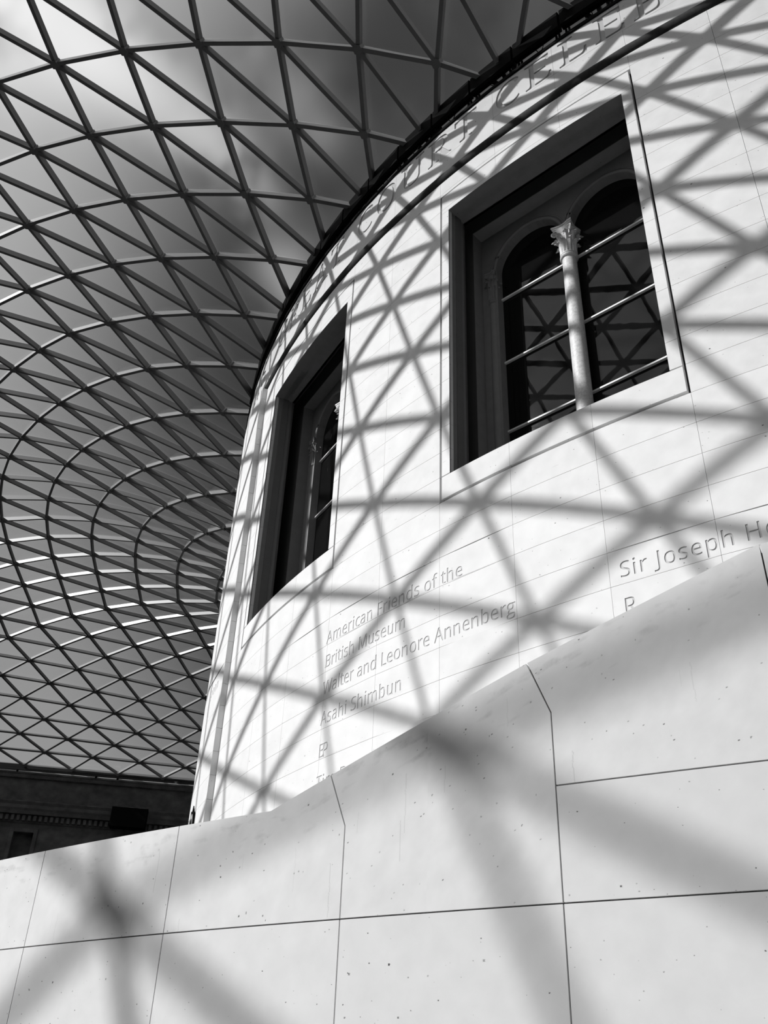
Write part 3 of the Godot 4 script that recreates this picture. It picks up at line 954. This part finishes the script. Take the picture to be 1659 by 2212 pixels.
# ------------------------------------------------------------------ the court round it
func build_court() -> void:
	var fl := start()
	box(fl, Vector3(-75, FLOOR - 0.4, -75), Vector3(75, FLOOR, 75))
	tag(put(fl.commit(), "floor", M.floor, self), "pale stone floor of the court, below the picture", "floor", "", "structure")
	var dirs := {"west": PHI - PI / 2, "south": PHI, "east": PHI + PI / 2, "north": PHI + PI}
	for side in dirs:
		var far: float = HALF_W if side in ["west", "east"] else HALF_S
		var long: float = HALF_S if side in ["west", "east"] else HALF_W
		var a: float = dirs[side]
		var o := base("wall_" + side, Vector3(sin(a), 0, cos(a)) * far + Vector3.UP * (EAVE - 16.2172), a + PI)
		tag(o, "old dark stone court wall with cornice on the %s side" % side, "court wall", "", "structure")
		# local x runs along the wall, z points into the court
		var st := start()
		if side == "west":
			var l := -32.48; var r := -31.42                     # a recess for a window
			box(st, Vector3(-long - 1, FLOOR, -1.2), Vector3(l, 13.0, 0)); box(st, Vector3(r, FLOOR, -1.2), Vector3(long + 1, 13.0, 0))
			box(st, Vector3(l, 12.5, -1.2), Vector3(r, 13.0, 0)); box(st, Vector3(l, FLOOR, -1.2), Vector3(r, 8.5, 0))
			box(st, Vector3(l, 8.5, -1.2), Vector3(r, 12.5, -0.5))
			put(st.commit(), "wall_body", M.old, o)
			st = start()
			for s in [[l - 0.22, l, 8.5, 12.72], [r, r + 0.22, 8.5, 12.72], [l, r, 12.5, 12.72]]: chamfered(st, Vector3(s[0], s[2], -0.02), Vector3(s[1], s[3], 0.07), 0.015)
			put(st.commit(), "window_surround", M.old, o)
		else:
			box(st, Vector3(-long - 1, FLOOR, -1.2), Vector3(long + 1, 13.0, 0))
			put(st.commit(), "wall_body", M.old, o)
		st = start()
		box(st, Vector3(-long, 13.0, -1.2), Vector3(long, 13.42, 0.06))
		put(st.commit(), "dentil_course", M.old, o)
		if side == "west":
			for k in 46:
				st = start()
				chamfered(st, Vector3(-0.085, 13.08, 0.05), Vector3(0.085, 13.38, 0.24), 0.012)
				put(st.commit(), "dentil", M.old, o, Vector3(-36.3 + k * 0.3, 0, 0))
		var prof := [Vector2(0.0, 13.40), Vector2(0.32, 13.42), Vector2(0.36, 13.6), Vector2(0.42, 13.72), Vector2(0.42, 13.9), Vector2(0.5, 14.05), Vector2(0.5, 14.1), Vector2(0.12, 14.16)]
		ledge(o, "cornice", prof, long)
		ledge(o, "plain_frieze", [Vector2(0.12, 14.12), Vector2(0.12, 15.42)], long)
		ledge(o, "coping", [Vector2(0.1, 15.38), Vector2(0.26, 15.42), Vector2(0.26, 15.6), Vector2(0.32, 15.66), Vector2(0.32, 15.70), Vector2(-0.3, 15.72)], long)
		st = start()
		box(st, Vector3(-long - 0.5, 15.7, -1.0), Vector3(long + 0.5, 16.27, -0.05))
		put(st.commit(), "edge_beam", M.beam, o)
		if side == "west":
			var pp := base("conduit_pipe", o.transform * Vector3(-28.5, 15.72, 0.27), a + PI)
			tag(pp, "thin pale pipe lying along the far wall's coping, held by dark clips", "pipe")
			st = start(); tube(st, [Vector3(-9.5, 0.035, 0), Vector3(-3, 0.035, 0), Vector3(3, 0.035, 0), Vector3(9.5, 0.035, 0)], 0.035, 10); put(st.commit(), "tube", plain(0.5, 0.4), pp)
			for e in [-9.5, 9.5]:
				st = start(); lathe(st, [Vector2(0.0, 0.0), Vector2(0.045, 0.0), Vector2(0.045, 0.05), Vector2(0.0, 0.05)], 10)
				put(st.commit(), "end_cap", plain(0.2, 0.5), pp, Vector3(e, 0.01, 0))
			for e in [33.03, 28.67, 27.46]:
				st = start(); chamfered(st, Vector3(-0.06, 0.0, -0.045), Vector3(0.06, 0.09, 0.045), 0.01); tube(st, [Vector3(0, 0.08, 0), Vector3(0, 0.13, 0)], 0.025)
				put(st.commit(), "clip", M.black, pp, Vector3(28.5 - e, 0, 0)).set_meta("label", "small dark clip")
			var cm := base("security_camera", o.transform * Vector3(-24.16, 15.72, 0.06), a + PI)
			tag(cm, "small boxy camera standing on the far wall's coping beside the drum", "camera")
			st = start(); chamfered(st, Vector3(-0.13, 0.06, -0.1), Vector3(0.13, 0.24, 0.14), 0.02); put(st.commit(), "case", plain(0.08, 0.5), cm)
			st = start(); tube(st, [Vector3(0, 0.15, 0.13), Vector3(0, 0.15, 0.18)], 0.05, 12); put(st.commit(), "lens", plain(0.4, 0.3), cm)
			st = start(); box(st, Vector3(-0.03, 0, -0.03), Vector3(0.03, 0.08, 0.03)); put(st.commit(), "foot", M.black, cm)
			var bx := base("hanging_box", o.transform * Vector3(-26.38, 12.93, 0.5), a + PI)
			tag(bx, "large black box mounted over the cornice of the far wall", "box")
			st = start(); chamfered(st, Vector3(-0.98, 0, 0), Vector3(0.98, 1.05, 0.7), 0.03); put(st.commit(), "case", M.black, bx)
			st = start(); chamfered(st, Vector3(-1.0, 1.04, -0.02), Vector3(1.0, 1.09, 0.73), 0.015); put(st.commit(), "lid", plain(0.03), bx)
			st = start(); box(st, Vector3(-0.7, 0.2, -0.5), Vector3(-0.6, 0.9, 0)); put(st.commit(), "wall_arm", M.black, bx)
			st = start(); box(st, Vector3(0.6, 0.2, -0.5), Vector3(0.7, 0.9, 0)); put(st.commit(), "wall_arm", M.black, bx)

func ledge(o: Node, called: String, prof: Array, long: float) -> void:
	var st := start()
	for k in prof.size() - 1:
		var p: Vector2 = prof[k]; var q: Vector2 = prof[k + 1]
		quad(st, Vector3(-long, p.y, p.x), Vector3(long, p.y, p.x), Vector3(long, q.y, q.x), Vector3(-long, q.y, q.x))
	var a: Vector2 = prof[0]; var b: Vector2 = prof[-1]
	quad(st, Vector3(long, a.y, -1.2), Vector3(-long, a.y, -1.2), Vector3(-long, b.y, -1.2), Vector3(long, b.y, -1.2))
	quad(st, Vector3(-long, b.y, b.x), Vector3(long, b.y, b.x), Vector3(long, b.y, -1.2), Vector3(-long, b.y, -1.2))
	quad(st, Vector3(-long, a.y, -1.2), Vector3(long, a.y, -1.2), Vector3(long, a.y, a.x), Vector3(-long, a.y, a.x))
	put(st.commit(), called, M.old, o)

# ------------------------------------------------------------------
func _ready() -> void:
	cam = Camera3D.new()
	cam.name = "camera"
	add_child(cam)
	var yaw := -0.579831; var pitch := 0.572427; var roll := 0.041306
	var fw := Vector3(sin(yaw) * cos(pitch), sin(pitch), -cos(yaw) * cos(pitch))
	var r0 := Vector3(cos(yaw), 0, sin(yaw))
	var u0 := r0.cross(fw)
	cam.transform = Transform3D(Basis(r0 * cos(roll) + u0 * sin(roll), u0 * cos(roll) - r0 * sin(roll), -fw), Vector3(0, 0, 31.6393))
	cam.fov = rad_to_deg(2 * atan(1106.0 / 1997.094))
	cam.near = 0.05
	cam.far = 500
	var env := Environment.new()
	env.background_mode = Environment.BG_SKY
	env.sky = sky()
	env.tonemap_mode = Environment.TONE_MAPPER_LINEAR
	env.tonemap_exposure = 1.0
	env.sdfgi_enabled = true
	env.ssao_enabled = true
	env.ssil_enabled = true
	var we := WorldEnvironment.new()
	we.name = "world"
	we.environment = env
	add_child(we)
	var sun := DirectionalLight3D.new()
	sun.name = "sun"
	sun.rotation = Vector3(rad(-36.962), rad(-42.543), 0)
	sun.light_energy = 1.63
	sun.light_angular_distance = 0.53
	sun.shadow_enabled = true
	add_child(sun)
	materials()
	build_court()
	build_drum()
	build_roof()
	build_parapet()
	build_boxes()
